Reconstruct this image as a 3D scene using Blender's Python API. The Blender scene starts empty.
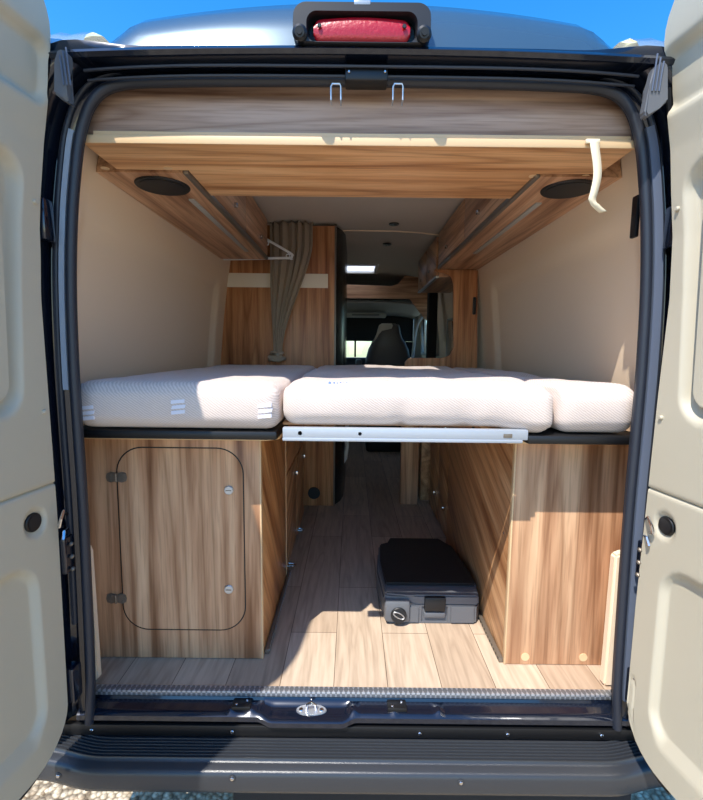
import bpy, bmesh, math, random
from mathutils import Vector, Matrix, noise
random.seed(4)
S = bpy.context.scene
COL = S.collection
# ------------------------------------------------------------------ camera
F, PIT, ROLL, H, CX = 450.0, math.atan(50/450), math.radians(.6), 1.02, -.015
cam = bpy.data.objects.new('camera', bpy.data.cameras.new('camera'))
COL.objects.link(cam)
cam.data.sensor_fit = 'HORIZONTAL'; cam.data.sensor_width = 36
cam.data.lens = 36*F/703
cam.data.clip_start = .02; cam.data.clip_end = 500
cam.matrix_world = Matrix.Translation((CX, 0, H)) @ Matrix.Rotation(math.pi/2-PIT, 4, 'X') @ Matrix.Rotation(ROLL, 4, 'Z')
S.camera = cam
# ------------------------------------------------------------------ sky, sun, exposure
SUN_DIR = Vector((.645, 1.0, -1.9)).normalized()
w = bpy.data.worlds.new('sky'); S.world = w; w.use_nodes = True
nt = w.node_tree; nt.nodes.clear()
out = nt.nodes.new('ShaderNodeOutputWorld'); bg = nt.nodes.new('ShaderNodeBackground')
sky = nt.nodes.new('ShaderNodeTexSky'); sky.sky_type = 'NISHITA'; sky.sun_disc = False
sky.sun_elevation = math.radians(58); sky.sun_rotation = math.radians(214)
sky.air_density = 1.0; sky.dust_density = .3; sky.ozone_density = 2.5
hs = nt.nodes.new('ShaderNodeHueSaturation'); hs.inputs['Saturation'].default_value = 1.4
nt.links.new(sky.outputs[0], hs.inputs['Color']); nt.links.new(hs.outputs[0], bg.inputs['Color'])
bg.inputs['Strength'].default_value = .24
nt.links.new(bg.outputs[0], out.inputs[0])
sun = bpy.data.objects.new('sun', bpy.data.lights.new('sun', 'SUN')); COL.objects.link(sun)
sun.data.energy = 4.5; sun.data.angle = math.radians(.55); sun.data.color = (1, .95, .87)
sun.rotation_euler = SUN_DIR.to_track_quat('-Z', 'Y').to_euler(); sun.location = (-3, -4, 8)
S.view_settings.view_transform = 'Standard'; S.view_settings.look = 'None'
S.view_settings.gamma = 1; S.view_settings.use_curve_mapping = False
S.view_settings.exposure = 0.55

# ------------------------------------------------------------------ measuring helper: a pixel of the photo at a known real depth
def ray(px, py):
    x = px-351.5; y = 400-py
    c, s = math.cos(ROLL), math.sin(ROLL); x, y = x*c-y*s, x*s+y*c
    dy = math.cos(PIT)*F+math.sin(PIT)*y; dz = -math.sin(PIT)*F+math.cos(PIT)*y
    return x/dy, dz/dy
def at(px, py, Y):
    a, b = ray(px, py); return (CX+a*Y, Y, H+b*Y)

# ------------------------------------------------------------------ materials
def lin(c):
    return tuple(((v/255)/12.92 if v/255 <= .04045 else ((v/255+.055)/1.055)**2.4) for v in c)
def mat(name, rgb, rough=.5, metal=0, spec=.5, bump=0, bscale=60, var=0, coat=0, trans=0, alpha=1, emis=0):
    m = bpy.data.materials.new(name); m.use_nodes = True; n = m.node_tree; b = n.nodes['Principled BSDF']
    c = lin(rgb)+(1,)
    b.inputs['Base Color'].default_value = c; b.inputs['Roughness'].default_value = rough
    b.inputs['Metallic'].default_value = metal; b.inputs['Specular IOR Level'].default_value = spec
    b.inputs['Coat Weight'].default_value = coat; b.inputs['Coat Roughness'].default_value = .05
    b.inputs['Transmission Weight'].default_value = trans
    tc = n.nodes.new('ShaderNodeTexCoord')
    no = n.nodes.new('ShaderNodeTexNoise'); no.inputs['Scale'].default_value = bscale; no.inputs['Detail'].default_value = 4
    n.links.new(tc.outputs['Object'], no.inputs['Vector'])
    if var:
        r = n.nodes.new('ShaderNodeMixRGB'); r.inputs[1].default_value = tuple(v*(1-var) for v in c[:3])+(1,)
        r.inputs[2].default_value = tuple(min(1, v*(1+var)) for v in c[:3])+(1,)
        n.links.new(no.outputs[0], r.inputs[0]); n.links.new(r.outputs[0], b.inputs['Base Color'])
    if bump:
        bp = n.nodes.new('ShaderNodeBump'); bp.inputs['Strength'].default_value = bump; bp.inputs['Distance'].default_value = .002
        n.links.new(no.outputs[0], bp.inputs['Height']); n.links.new(bp.outputs[0], b.inputs['Normal'])
    if emis:
        b.inputs['Emission Color'].default_value = c; b.inputs['Emission Strength'].default_value = emis
    return m
def wood(name, axis, rot=0, a=(140, 96, 66), c=(195, 148, 112), d=(220, 178, 140), rough=.38, seed=0):
    """laminated elm: broad tone bands, thin dark cathedral lines and fine pores running along `axis`"""
    m = bpy.data.materials.new(name); m.use_nodes = True; n = m.node_tree; b = n.nodes['Principled BSDF']; L = n.links.new
    tc = n.nodes.new('ShaderNodeTexCoord')
    mp0 = n.nodes.new('ShaderNodeMapping'); mp0.inputs['Location'].default_value = (seed, seed*.7, seed*1.3)
    mp0.inputs['Rotation'].default_value = (rot, 0, 0)
    L(tc.outputs['Object'], mp0.inputs['Vector'])
    def nz(k, el, det, dist=0):
        sc = {'X': (el, 1, 1), 'Y': (1, el, 1), 'Z': (1, 1, el)}[axis]
        mp = n.nodes.new('ShaderNodeMapping'); mp.inputs['Scale'].default_value = tuple(v*k for v in sc)
        L(mp0.outputs[0], mp.inputs['Vector'])
        q = n.nodes.new('ShaderNodeTexNoise'); q.inputs['Scale'].default_value = 1; q.inputs['Detail'].default_value = det
        q.inputs['Distortion'].default_value = dist; L(mp.outputs[0], q.inputs['Vector']); return q
    def ramp(src, stops):
        q = n.nodes.new('ShaderNodeValToRGB'); e = q.color_ramp.elements
        e[0].position, e[0].color = stops[0]; e[1].position, e[1].color = stops[-1]
        for p, col in stops[1:-1]: x = e.new(p); x.color = col
        L(src, q.inputs[0]); return q.outputs[0]
    def mul(x, y, f):
        q = n.nodes.new('ShaderNodeMixRGB'); q.blend_type = 'MULTIPLY'; q.inputs[0].default_value = f; L(x, q.inputs[1]); L(y, q.inputs[2]); return q.outputs[0]
    band = nz(20, .05, 3, .2)
    base = ramp(band.outputs[0], [(.30, lin(a)+(1,)), (.46, lin(c)+(1,)), (.66, lin(d)+(1,))])
    fig = nz(6.5, .055, .5, .1)
    mu = n.nodes.new('ShaderNodeMath'); mu.operation = 'MULTIPLY'; mu.inputs[1].default_value = 18; L(fig.outputs[0], mu.inputs[0])
    fr = n.nodes.new('ShaderNodeMath'); fr.operation = 'PINGPONG'; fr.inputs[1].default_value = 1; L(mu.outputs[0], fr.inputs[0])
    lines = ramp(fr.outputs[0], [(.0, (.56, .47, .41, 1)), (.22, (.86, .83, .80, 1)), (.7, (1.04, 1.04, 1.04, 1))])
    pores = nz(150, .04, 3)
    pr = ramp(pores.outputs[0], [(.36, (.66, .61, .57, 1)), (.52, (1.02, 1.02, 1.02, 1))])
    L(mul(mul(base, lines, .7), pr, .55), b.inputs['Base Color'])
    b.inputs['Roughness'].default_value = rough; b.inputs['Specular IOR Level'].default_value = .35
    bp = n.nodes.new('ShaderNodeBump'); bp.inputs['Strength'].default_value = .15; bp.inputs['Distance'].default_value = .001
    L(pores.outputs[0], bp.inputs['Height']); L(bp.outputs[0], b.inputs['Normal'])
    return m
def plank_floor():
    m = bpy.data.materials.new('vinyl_planks'); m.use_nodes = True; n = m.node_tree; b = n.nodes['Principled BSDF']; L = n.links.new
    tc = n.nodes.new('ShaderNodeTexCoord'); mp = n.nodes.new('ShaderNodeMapping')
    mp.inputs['Rotation'].default_value = (0, 0, math.pi/2); mp.inputs['Location'].default_value = (.33, .06, 0)
    L(tc.outputs['Object'], mp.inputs['Vector'])
    br = n.nodes.new('ShaderNodeTexBrick'); br.inputs['Scale'].default_value = 1
    br.inputs['Brick Width'].default_value = .85; br.inputs['Row Height'].default_value = .165
    br.inputs['Mortar Size'].default_value = .0012; br.inputs['Mortar Smooth'].default_value = .2; br.offset = .37
    br.inputs['Color1'].default_value = lin((204, 184, 162))+(1,); br.inputs['Color2'].default_value = lin((178, 156, 134))+(1,)
    br.inputs['Mortar'].default_value = lin((95, 78, 62))+(1,)
    L(mp.outputs[0], br.inputs['Vector'])
    mg = n.nodes.new('ShaderNodeMapping'); mg.inputs['Scale'].default_value = (1, .09, 1); L(tc.outputs['Object'], mg.inputs['Vector'])
    def nz(s, det, dist=0):
        q = n.nodes.new('ShaderNodeTexNoise'); q.inputs['Scale'].default_value = s; q.inputs['Detail'].default_value = det
        q.inputs['Distortion'].default_value = dist; L(mg.outputs[0], q.inputs['Vector']); return q
    g1, g2 = nz(16, 2, .6), nz(70, 5)
    mu = n.nodes.new('ShaderNodeMath'); mu.operation = 'MULTIPLY'; mu.inputs[1].default_value = 9; L(g1.outputs[0], mu.inputs[0])
    pp = n.nodes.new('ShaderNodeMath'); pp.operation = 'PINGPONG'; pp.inputs[1].default_value = 1; L(mu.outputs[0], pp.inputs[0])
    r = n.nodes.new('ShaderNodeValToRGB'); r.color_ramp.elements[0].color = (.74, .7, .66, 1); r.color_ramp.elements[1].color = (1.08, 1.06, 1.04, 1)
    r.color_ramp.elements[1].position = .6
    L(pp.outputs[0], r.inputs[0])
    r2 = n.nodes.new('ShaderNodeValToRGB'); r2.color_ramp.elements[0].position = .3; r2.color_ramp.elements[0].color = (.72, .7, .68, 1); r2.color_ramp.elements[1].position = .6
    L(g2.outputs[0], r2.inputs[0])
    a = n.nodes.new('ShaderNodeMixRGB'); a.blend_type = 'MULTIPLY'; a.inputs[0].default_value = .55; L(br.outputs[0], a.inputs[1]); L(r.outputs[0], a.inputs[2])
    c = n.nodes.new('ShaderNodeMixRGB'); c.blend_type = 'MULTIPLY'; c.inputs[0].default_value = .7; L(a.outputs[0], c.inputs[1]); L(r2.outputs[0], c.inputs[2])
    L(c.outputs[0], b.inputs['Base Color']); b.inputs['Roughness'].default_value = .42; b.inputs['Specular IOR Level'].default_value = .3
    bp = n.nodes.new('ShaderNodeBump'); bp.inputs['Strength'].default_value = .3; bp.inputs['Distance'].default_value = .001
    L(g2.outputs[0], bp.inputs['Height']); L(bp.outputs[0], b.inputs['Normal'])
    return m
def gravel():
    m = bpy.data.materials.new('gravel'); m.use_nodes = True; n = m.node_tree; b = n.nodes['Principled BSDF']; L = n.links.new
    tc = n.nodes.new('ShaderNodeTexCoord')
    v = n.nodes.new('ShaderNodeTexVoronoi'); v.inputs['Scale'].default_value = 55; L(tc.outputs['Object'], v.inputs['Vector'])
    r = n.nodes.new('ShaderNodeValToRGB'); e = r.color_ramp.elements
    e[0].color = lin((150, 124, 92))+(1,); e[1].color = lin((238, 220, 188))+(1,); L(v.outputs['Color'], r.inputs[0])
    r2 = n.nodes.new('ShaderNodeValToRGB'); r2.color_ramp.elements[0].color = (1, 1, 1, 1); r2.color_ramp.elements[1].color = (.2, .17, .13, 1)
    r2.color_ramp.elements[0].position = .35; r2.color_ramp.elements[1].position = .75
    L(v.outputs['Distance'], r2.inputs[0])
    a = n.nodes.new('ShaderNodeMixRGB'); a.blend_type = 'MULTIPLY'; a.inputs[0].default_value = .8
    L(r.outputs[0], a.inputs[1]); L(r2.outputs[0], a.inputs[2]); L(a.outputs[0], b.inputs['Base Color'])
    b.inputs['Roughness'].default_value = .9
    bp = n.nodes.new('ShaderNodeBump'); bp.inputs['Strength'].default_value = 1; bp.inputs['Distance'].default_value = .01; bp.invert = True
    L(v.outputs['Distance'], bp.inputs['Height']); L(bp.outputs[0], b.inputs['Normal'])
    return m
def ticking():
    m = mat('mattress_fabric', (216, 200, 190), .85); n = m.node_tree; b = n.nodes['Principled BSDF']; L = n.links.new
    b.inputs['Sheen Weight'].default_value = .2
    tc = n.nodes.new('ShaderNodeTexCoord'); mp = n.nodes.new('ShaderNodeMapping')
    mp.inputs['Rotation'].default_value = (.6, .7, .785); mp.inputs['Scale'].default_value = (1, 1, 1)
    L(tc.outputs['Object'], mp.inputs['Vector'])
    wv = n.nodes.new('ShaderNodeTexWave'); wv.wave_type = 'BANDS'; wv.inputs['Scale'].default_value = 55
    wv.inputs['Distortion'].default_value = 2.2; wv.inputs['Detail'].default_value = 1; wv.inputs['Detail Scale'].default_value = 2
    L(mp.outputs[0], wv.inputs['Vector'])
    r = n.nodes.new('ShaderNodeMixRGB'); r.inputs[1].default_value = lin((200, 183, 172))+(1,); r.inputs[2].default_value = lin((224, 208, 198))+(1,)
    L(wv.outputs[0], r.inputs[0]); L(r.outputs[0], b.inputs['Base Color'])
    bp = n.nodes.new('ShaderNodeBump'); bp.inputs['Strength'].default_value = .3; bp.inputs['Distance'].default_value = .0012
    L(wv.outputs[0], bp.inputs['Height']); L(bp.outputs[0], b.inputs['Normal'])
    return m
def checker_plate():
    m = mat('chequer_aluminium', (200, 202, 206), .42, metal=.6); n = m.node_tree; b = n.nodes['Principled BSDF']; L = n.links.new
    tc = n.nodes.new('ShaderNodeTexCoord'); mp = n.nodes.new('ShaderNodeMapping'); mp.inputs['Rotation'].default_value = (0, 0, .785); mp.inputs['Scale'].default_value = (1, .4, 1)
    L(tc.outputs['Object'], mp.inputs['Vector'])
    v = n.nodes.new('ShaderNodeTexChecker'); v.inputs['Scale'].default_value = 95; v.inputs[1].default_value = (.22, .23, .25, 1); v.inputs[2].default_value = (.5, .52, .56, 1); L(v.outputs[0], b.inputs['Base Color']); L(mp.outputs[0], v.inputs['Vector'])
    bp = n.nodes.new('ShaderNodeBump'); bp.inputs['Strength'].default_value = 1; bp.inputs['Distance'].default_value = .006
    L(v.outputs['Fac'], bp.inputs['Height']); L(bp.outputs[0], b.inputs['Normal'])
    return m
def paint():
    m = mat('dark_blue_paint', (17, 25, 41), .2, metal=.3, coat=.8); return m
def glass(name, rgb, mixf):
    m = bpy.data.materials.new(name); m.use_nodes = True; n = m.node_tree; n.nodes.clear(); L = n.links.new
    o = n.nodes.new('ShaderNodeOutputMaterial'); t = n.nodes.new('ShaderNodeBsdfTransparent'); g = n.nodes.new('ShaderNodeBsdfGlossy')
    t.inputs[0].default_value = lin(rgb)+(1,); g.inputs['Roughness'].default_value = .02
    x = n.nodes.new('ShaderNodeMixShader'); x.inputs[0].default_value = mixf
    L(t.outputs[0], x.inputs[1]); L(g.outputs[0], x.inputs[2]); L(x.outputs[0], o.inputs[0]); return m
def opal():
    m = bpy.data.materials.new('opal_acrylic'); m.use_nodes = True; n = m.node_tree; n.nodes.clear(); L = n.links.new
    o = n.nodes.new('ShaderNodeOutputMaterial'); t = n.nodes.new('ShaderNodeBsdfTranslucent'); g = n.nodes.new('ShaderNodeBsdfDiffuse')
    t.inputs[0].default_value = (.95, .95, .95, 1); x = n.nodes.new('ShaderNodeMixShader'); x.inputs[0].default_value = .25
    L(t.outputs[0], x.inputs[1]); L(g.outputs[0], x.inputs[2]); L(x.outputs[0], o.inputs[0]); return m
M = dict(
    opal=opal(),
    woodX=wood('elm_grain_across', 'X'), woodY=wood('elm_grain_lengthwise', 'Y', seed=3), woodZ=wood('elm_grain_upright', 'Z', seed=5), woodW=wood('elm_grain_wardrobe', 'Z', seed=9, a=(134, 82, 50), c=(184, 124, 80), d=(206, 152, 104)),
    woodD=wood('elm_grain_diagonal', 'Z', rot=math.radians(-38), a=(138, 88, 50), c=(188, 132, 84), d=(212, 160, 108), seed=8),
    woodDr=wood('elm_grain_diagonal_fine', 'Y', rot=math.radians(-24), a=(138, 92, 60), c=(186, 136, 94), d=(212, 166, 122), seed=2),
    woodB=wood('elm_grain_across_warm', 'X', a=(176, 122, 78), c=(214, 160, 110), d=(234, 188, 138), seed=11),
    woodSky=wood('elm_grain_across_skylit', 'X', a=(128, 100, 84), c=(178, 148, 128), d=(200, 172, 152), seed=7),  # greyer elm copy: blue sky light is put into the wood colour
    edge=mat('pale_edging', (222, 188, 144), .45), vinyl=plank_floor(), gravel=gravel(),
    beige=mat('beige_panel', (238, 214, 184), .6, bump=.15, bscale=700), ceil=mat('ceiling_lining', (214, 202, 186), .7, bump=.1, bscale=500),
    door=mat('beige_door_trim', (190, 181, 160), .48, bump=.25, bscale=900, var=.03),
    paint=paint(), seal=mat('rubber_seal', (40, 44, 54), .42), black=mat('black_plastic', (16, 16, 18), .45),
    sealg=mat('sunlit_seal_and_ridge_grey', (92, 100, 116), .35),  # grey for the painted sunlit seal, also for the cover ridges
    grayp=mat('flange_glint_and_emblem_grey', (150, 160, 172), .3, coat=.5),  # grey for the painted sky reflection, also for the emblem
    roofp=mat('blue_grey_roof', (62, 86, 102), .25, metal=.3, coat=1), roofl=mat('pale_roof_gutter', (170, 190, 200), .2, metal=.5, coat=1),
    bump=mat('bumper_plastic', (50, 52, 56), .27, bump=.2, bscale=900), red=mat('red_lens', (170, 8, 28), .35, coat=.25, bump=.6, bscale=130),
    alu=mat('brushed_aluminium', (196, 200, 206), .38, metal=.85), chrome=mat('chrome', (200, 200, 204), .18, metal=1),
    steel=mat('dark_steel', (128, 118, 106), .4, metal=.5), rail=mat('white_rail', (172, 178, 186), .4, metal=.25), tick=ticking(), chk=checker_plate(),
    white=mat('white_plastic', (242, 242, 238), .45), strip=mat('pale_fabric_strip', (238, 226, 206), .8),
    taupe=mat('taupe_curtain', (164, 148, 128), .9, bump=.4, bscale=300), strap=mat('cream_webbing', (228, 214, 184), .85),
    cap=mat('tan_screw_cap', (226, 192, 148), .5), dgrey=mat('dark_grey_plastic', (98, 100, 104), .45, bump=.2, bscale=800), lid=mat('charcoal_lid', (22, 23, 26), .5),
    leather=mat('dark_seat_leather', (74, 72, 74), .45), leatherp=mat('pale_seat_leather', (190, 188, 180), .5), cab=mat('grey_cab_lining', (170, 170, 164), .7),
    dark=mat('dark_door_panel', (30, 30, 32), .25), led=mat('frosted_strip', (170, 168, 160), .4), frost=glass('rooflight_acrylic', (245, 246, 248), .05),
    glass=glass('tinted_glass', (215, 228, 232), .06), glassd=glass('dark_privacy_glass', (40, 44, 46), .06), grey=mat('grey_print', (228, 226, 234), .6), blue=mat('blue_print', (120, 150, 205), .8),
    curt=mat('black_blind', (14, 15, 18), .8), lamp=mat('lamp_ring', (60, 56, 52), .3, metal=.6), under=mat('underbody', (30, 30, 32), .8))

# ------------------------------------------------------------------ object helpers (all shapes are made in world metres, then moved to their parent's origin)
ORG = {}
def wpos(o): return ORG.get(o.name, Vector((0, 0, 0)))
def thing(name, label, cat, loc, group=None):
    o = bpy.data.objects.new(name, None); COL.objects.link(o); o.location = loc; o.empty_display_size = .05
    ORG[o.name] = Vector(loc); o['label'] = label; o['category'] = cat
    if group: o['group'] = group
    return o
def obj(name, bm, m, parent=None, smooth=40, org=None, recalc=True):
    if recalc: bmesh.ops.recalc_face_normals(bm, faces=bm.faces)
    me = bpy.data.meshes.new(name); o = bpy.data.objects.new(name, me); COL.objects.link(o)
    if parent is not None:
        w0 = wpos(parent); L = w0; o.parent = parent
    else:
        if org is None:
            vs = [v.co for v in bm.verts]; org = Vector(((min(v.x for v in vs)+max(v.x for v in vs))/2, (min(v.y for v in vs)+max(v.y for v in vs))/2, min(v.z for v in vs)))
        L = Vector(org); o.location = L
    ORG[o.name] = L
    bmesh.ops.translate(bm, verts=bm.verts, vec=-L)
    if smooth:
        for f in bm.faces: f.smooth = True
        for e in bm.edges:
            if len(e.link_faces) == 2 and e.calc_face_angle(0) > math.radians(smooth): e.smooth = False
    bm.to_mesh(me); bm.free()
    for x in (m if isinstance(m, (list, tuple)) else [m]): me.materials.append(x)
    return o
def tag(o, label, cat, group=None):
    o['label'] = label; o['category'] = cat
    if group: o['group'] = group
    return o
def struct(name, bm, m, **k):
    o = obj(name, bm, m, **k); o['kind'] = 'structure'; return o
def lab(o, t): o['label'] = t; return o
def B(): return bmesh.new()
def box(bm, x0, x1, y0, y1, z0, z1, bev=.002, seg=2):
    r = bmesh.ops.create_cube(bm, size=1)['verts']
    for v in r: v.co = Vector(((x0+x1)/2+v.co.x*(x1-x0), (y0+y1)/2+v.co.y*(y1-y0), (z0+z1)/2+v.co.z*(z1-z0)))
    if bev:
        es = list({e for v in r for e in v.link_edges})
        bmesh.ops.bevel(bm, geom=es, offset=min(bev, .45*min(abs(x1-x0), abs(y1-y0), abs(z1-z0))), segments=seg, affect='EDGES', profile=.5)
    return bm
def bx(*a, **k): return box(B(), *a, **k)
def grid(bm, rows, flip=False, close=False):
    vs = [[bm.verts.new(p) for p in r] for r in rows]
    for i in range(len(vs)-1):
        n = len(vs[i])
        for j in range(n if close else n-1):
            q = [vs[i][j], vs[i][(j+1) % n], vs[i+1][(j+1) % n], vs[i+1][j]]
            try: bm.faces.new(q[::-1] if flip else q)
            except ValueError: pass
    return vs
def prism(bm, pts, vec):
    """closed outline pts (3-D) extruded by vec, both ends capped"""
    vec = Vector(vec); a = [bm.verts.new(p) for p in pts]; b = [bm.verts.new(Vector(p)+vec) for p in pts]
    bm.faces.new(a); bm.faces.new(b[::-1]); n = len(a)
    for i in range(n): bm.faces.new((a[i], b[i], b[(i+1) % n], a[(i+1) % n]))
    return bm
def rrect(u0, u1, v0, v1, r, n=6):
    o = []
    for cx, cy, a0 in ((u1-r, v1-r, 0), (u0+r, v1-r, 90), (u0+r, v0+r, 180), (u1-r, v0+r, 270)):
        for k in range(n+1):
            t = math.radians(a0+90*k/n); o.append((cx+r*math.cos(t), cy+r*math.sin(t)))
    return o
def tube(bm, pts, r, n=8, cap=True):
    pts = [Vector(p) for p in pts]; rows = []; up = None
    for i, p in enumerate(pts):
        t = (pts[min(i+1, len(pts)-1)]-pts[max(i-1, 0)]).normalized()
        if up is None: up = t.orthogonal().normalized()
        up = (up-t*up.dot(t)).normalized(); s = t.cross(up)
        rr = r[i] if isinstance(r, (list, tuple)) else r
        rows.append([p+(up*math.cos(2*math.pi*k/n)+s*math.sin(2*math.pi*k/n))*rr for k in range(n)])
    vs = grid(bm, rows, close=True)
    if cap: bm.faces.new(vs[0][::-1]); bm.faces.new(vs[-1])
    return bm
def disc(bm, c, axis, r, h, n=28, ry=None, bev=0):
    """short cylinder, base centre c, pointing along axis"""
    ax = Vector(axis).normalized(); u = ax.orthogonal().normalized()
    if abs(ax.z) > .9: u = Vector((1, 0, 0))
    elif abs(ax.y) > .9: u = Vector((1, 0, 0))
    else: u = Vector((0, 1, 0))
    u = (u-ax*u.dot(ax)).normalized(); v = ax.cross(u); ry = ry or r; c = Vector(c)
    prof = [(0, 1), (h-bev, 1), (h, 1-bev/r)] if bev else [(0, 1), (h, 1)]
    rows = [[c+ax*a+u*math.cos(2*math.pi*k/n)*r*s+v*math.sin(2*math.pi*k/n)*ry*s for k in range(n)] for a, s in prof]
    vs = grid(bm, rows, close=True); bm.faces.new(vs[0][::-1]); bm.faces.new(vs[-1]); return bm
def smooth_path(P, n=6, closed=False):
    P = [Vector(p) for p in P]; o = []; N = len(P)
    for i in range(N if closed else N-1):
        g = lambda k: P[k % N] if closed else P[max(0, min(N-1, k))]
        a, b, c, d = g(i-1), g(i), g(i+1), g(i+2)
        for k in range(n):
            t = k/n; o.append(.5*((2*b)+(c-a)*t+(2*a-5*b+4*c-d)*t*t+(3*b-a-3*c+d)*t**3))
    if not closed: o.append(P[-1])
    return o
def ss(a, b, x):
    t = max(0, min(1, (x-a)/(b-a))); return t*t*(3-2*t)
def sdr(u, v, u0, u1, v0, v1, r):
    """signed distance to a rounded rectangle, negative inside"""
    qx = abs(u-(u0+u1)/2)-(u1-u0)/2+r; qy = abs(v-(v0+v1)/2)-(v1-v0)/2+r
    return math.hypot(max(qx, 0), max(qy, 0))+min(max(qx, qy), 0)-r
def rng(a, b, n): return [a+(b-a)*i/n for i in range(n+1)]
def rbox(x0, x1, y0, y1, z0, z1, r, step=.04, disp=None):
    """soft box with dense faces, optional displacement disp(co, normal) -> vector"""
    bm = B()
    def cs(a, b):
        k = [a, a+r*.12, a+r*.35, a+r*.65]; n = max(1, int((b-a-2*r)/step)); k += rng(a+r, b-r, n); k += [b-r*.65, b-r*.35, b-r*.12, b]; return k
    X, Y, Z = cs(x0, x1), cs(y0, y1), cs(z0, z1); cache = {}
    def V(x, y, z):
        key = (round(x, 5), round(y, 5), round(z, 5))
        if key not in cache:
            p = Vector((x, y, z)); q = Vector((min(max(x, x0+r), x1-r), min(max(y, y0+r), y1-r), min(max(z, z0+r), z1-r)))
            d = p-q; nn = d.normalized() if d.length > 1e-9 else Vector((0, 0, 1)); c = q+nn*r
            if disp: c = c+disp(c, nn)
            cache[key] = bm.verts.new(c)
        return cache[key]
    def face(A, Bb, f):
        for i in range(len(A)-1):
            for j in range(len(Bb)-1):
                bm.faces.new((f(A[i], Bb[j]), f(A[i+1], Bb[j]), f(A[i+1], Bb[j+1]), f(A[i], Bb[j+1])))
    face(X, Y, lambda a, b: V(a, b, z0)); face(X, Y, lambda a, b: V(a, b, z1))
    face(X, Z, lambda a, b: V(a, y0, b)); face(X, Z, lambda a, b: V(a, y1, b))
    face(Y, Z, lambda a, b: V(x0, a, b)); face(Y, Z, lambda a, b: V(x1, a, b))
    return bm

# ================================================================== SETTING
GZ = -.62
bm = B(); grid(bm, [[(x, y, GZ) for x in rng(-60, 60, 8)] for y in rng(-60, 60, 8)])
struct('gravel_ground', bm, M['gravel'], org=(0, 0, GZ))

# side walls: inner lining with embossed field, painted outside
def wallx(z):
    P = [(-.3, .87), (0, .87), (.75, .862), (.95, .845), (1.2, .822), (1.45, .790), (1.6, .765), (1.8, .72), (1.95, .66)]
    for (a, b), (c, d) in zip(P, P[1:]):
        if z <= c: return b+(d-b)*(z-a)/(c-a)
    return P[-1][1]
def wall(side, holes):
    ys = sorted(set([round(v, 4) for v in rng(1.245, 2.95, 68)+rng(2.95, 5.6, 40)]+[round(v, 4) for h in holes for v in h[:2]]))
    zs = sorted(set([round(v, 4) for v in rng(-.3, 1.765, 78)]+[round(v, 4) for h in holes for v in h[2:]]))
    bm = B(); V = {}
    for i, y in enumerate(ys):
        for j, z in enumerate(zs):
            d = sdr(y, z, 1.345, 2.70, .60, 1.40, .05)
            x = wallx(z)+.022*(1-ss(-.028, .012, d))
            x -= .006*(1-ss(0, .012, abs(y-1.30)-.03)) if z > .7 else 0
            V[i, j] = bm.verts.new((side*x, y, z))
    for i in range(len(ys)-1):
        for j in range(len(zs)-1):
            ym, zm = (ys[i]+ys[i+1])/2, (zs[j]+zs[j+1])/2
            if any(h[0] < ym < h[1] and h[2] < zm < h[3] for h in holes): continue
            q = (V[i, j], V[i+1, j], V[i+1, j+1], V[i, j+1]); bm.faces.new(q if side < 0 else q[::-1])
    o = struct('wall_left' if side < 0 else 'wall_right', bm, [M['beige'], M['paint']], recalc=False, org=(side*.86, 1.245, -.3))
    s = o.modifiers.new('shell', 'SOLIDIFY'); s.thickness = .05; s.offset = -1; s.material_offset = 1; s.use_even_offset = False
    return o
HL = [(4.45, 5.35, 1.0, 1.5)]
HR = [(4.45, 5.35, 1.0, 1.5), (3.3, 3.95, .96, 1.28)]
wall(-1, HL); wall(1, HR)
# floor slab
bm = bx(-.868, .868, 1.262, 5.6, -.05, 0, bev=0); struct('floor', bm, M['vinyl'], org=(0, 1.2, 0))
# ceiling with the rooflight hole
def ceilz(x, y): return 1.80-.06*(abs(x)/.75)**3-.012*ss(3.28, 3.34, y)
xs = sorted(set(rng(-.76, .76, 30)+[-.30, .20, -.28, .16])); ys = sorted(set(rng(1.27, 5.6, 66)+[4.15, 4.55, 1.80, 2.22]))
bm = B(); V = {(i, j): bm.verts.new((x, y, ceilz(x, y))) for i, x in enumerate(xs) for j, y in enumerate(ys)}
for i in range(len(xs)-1):
    for j in range(len(ys)-1):
        xm, ym = (xs[i]+xs[i+1])/2, (ys[j]+ys[j+1])/2
        if -.30 < xm < .20 and 4.15 < ym < 4.55: continue
        if -.28 < xm < .16 and 1.80 < ym < 2.22: continue
        bm.faces.new((V[i, j], V[i, j+1], V[i+1, j+1], V[i+1, j]))
o = struct('ceiling', bm, [M['ceil'], M['paint']], recalc=False, org=(0, 1.27, 1.7))
s = o.modifiers.new('shell', 'SOLIDIFY'); s.thickness = .04; s.offset = -1; s.material_offset = 1
bm = B(); tube(bm, [(x, 3.05+.10*ss(.0, .5, -x), ceilz(x, 3.05)-.002) for x in rng(-.12, .60, 24)], .006, 8); struct('trim_5', bm, M['beige'])
# raised front part of the cab: slanted bonnet wall, windscreen pane, pillars
bm = B(); box(bm, -.87, .87, 5.60, 5.66, -.3, .93, bev=.01); box(bm, -.87, .87, 5.58, 5.66, 1.46, 1.80, bev=.01)
box(bm, -.87, -.74, 5.58, 5.66, .9, 1.5, bev=.01); box(bm, .74, .87, 5.58, 5.66, .9, 1.5, bev=.01)
struct('wall_front', bm, M['cab'])
def pane(name, pts, m, frame=None):
    bm = B(); n = (Vector(pts[1])-Vector(pts[0])).cross(Vector(pts[2])-Vector(pts[0])).normalized()*.006
    prism(bm, pts, n); o = struct(name, bm, m); return o
w1 = pane('window_1', [(-.738, 5.61, .932), (.738, 5.61, .932), (.738, 5.61, 1.458), (-.738, 5.61, 1.458)], M['glass'])
w2 = pane('window_2', [(-.855, 4.452, 1.002), (-.855, 5.348, 1.002), (-.83, 5.348, 1.498), (-.83, 4.452, 1.498)], M['glass'])
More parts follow.
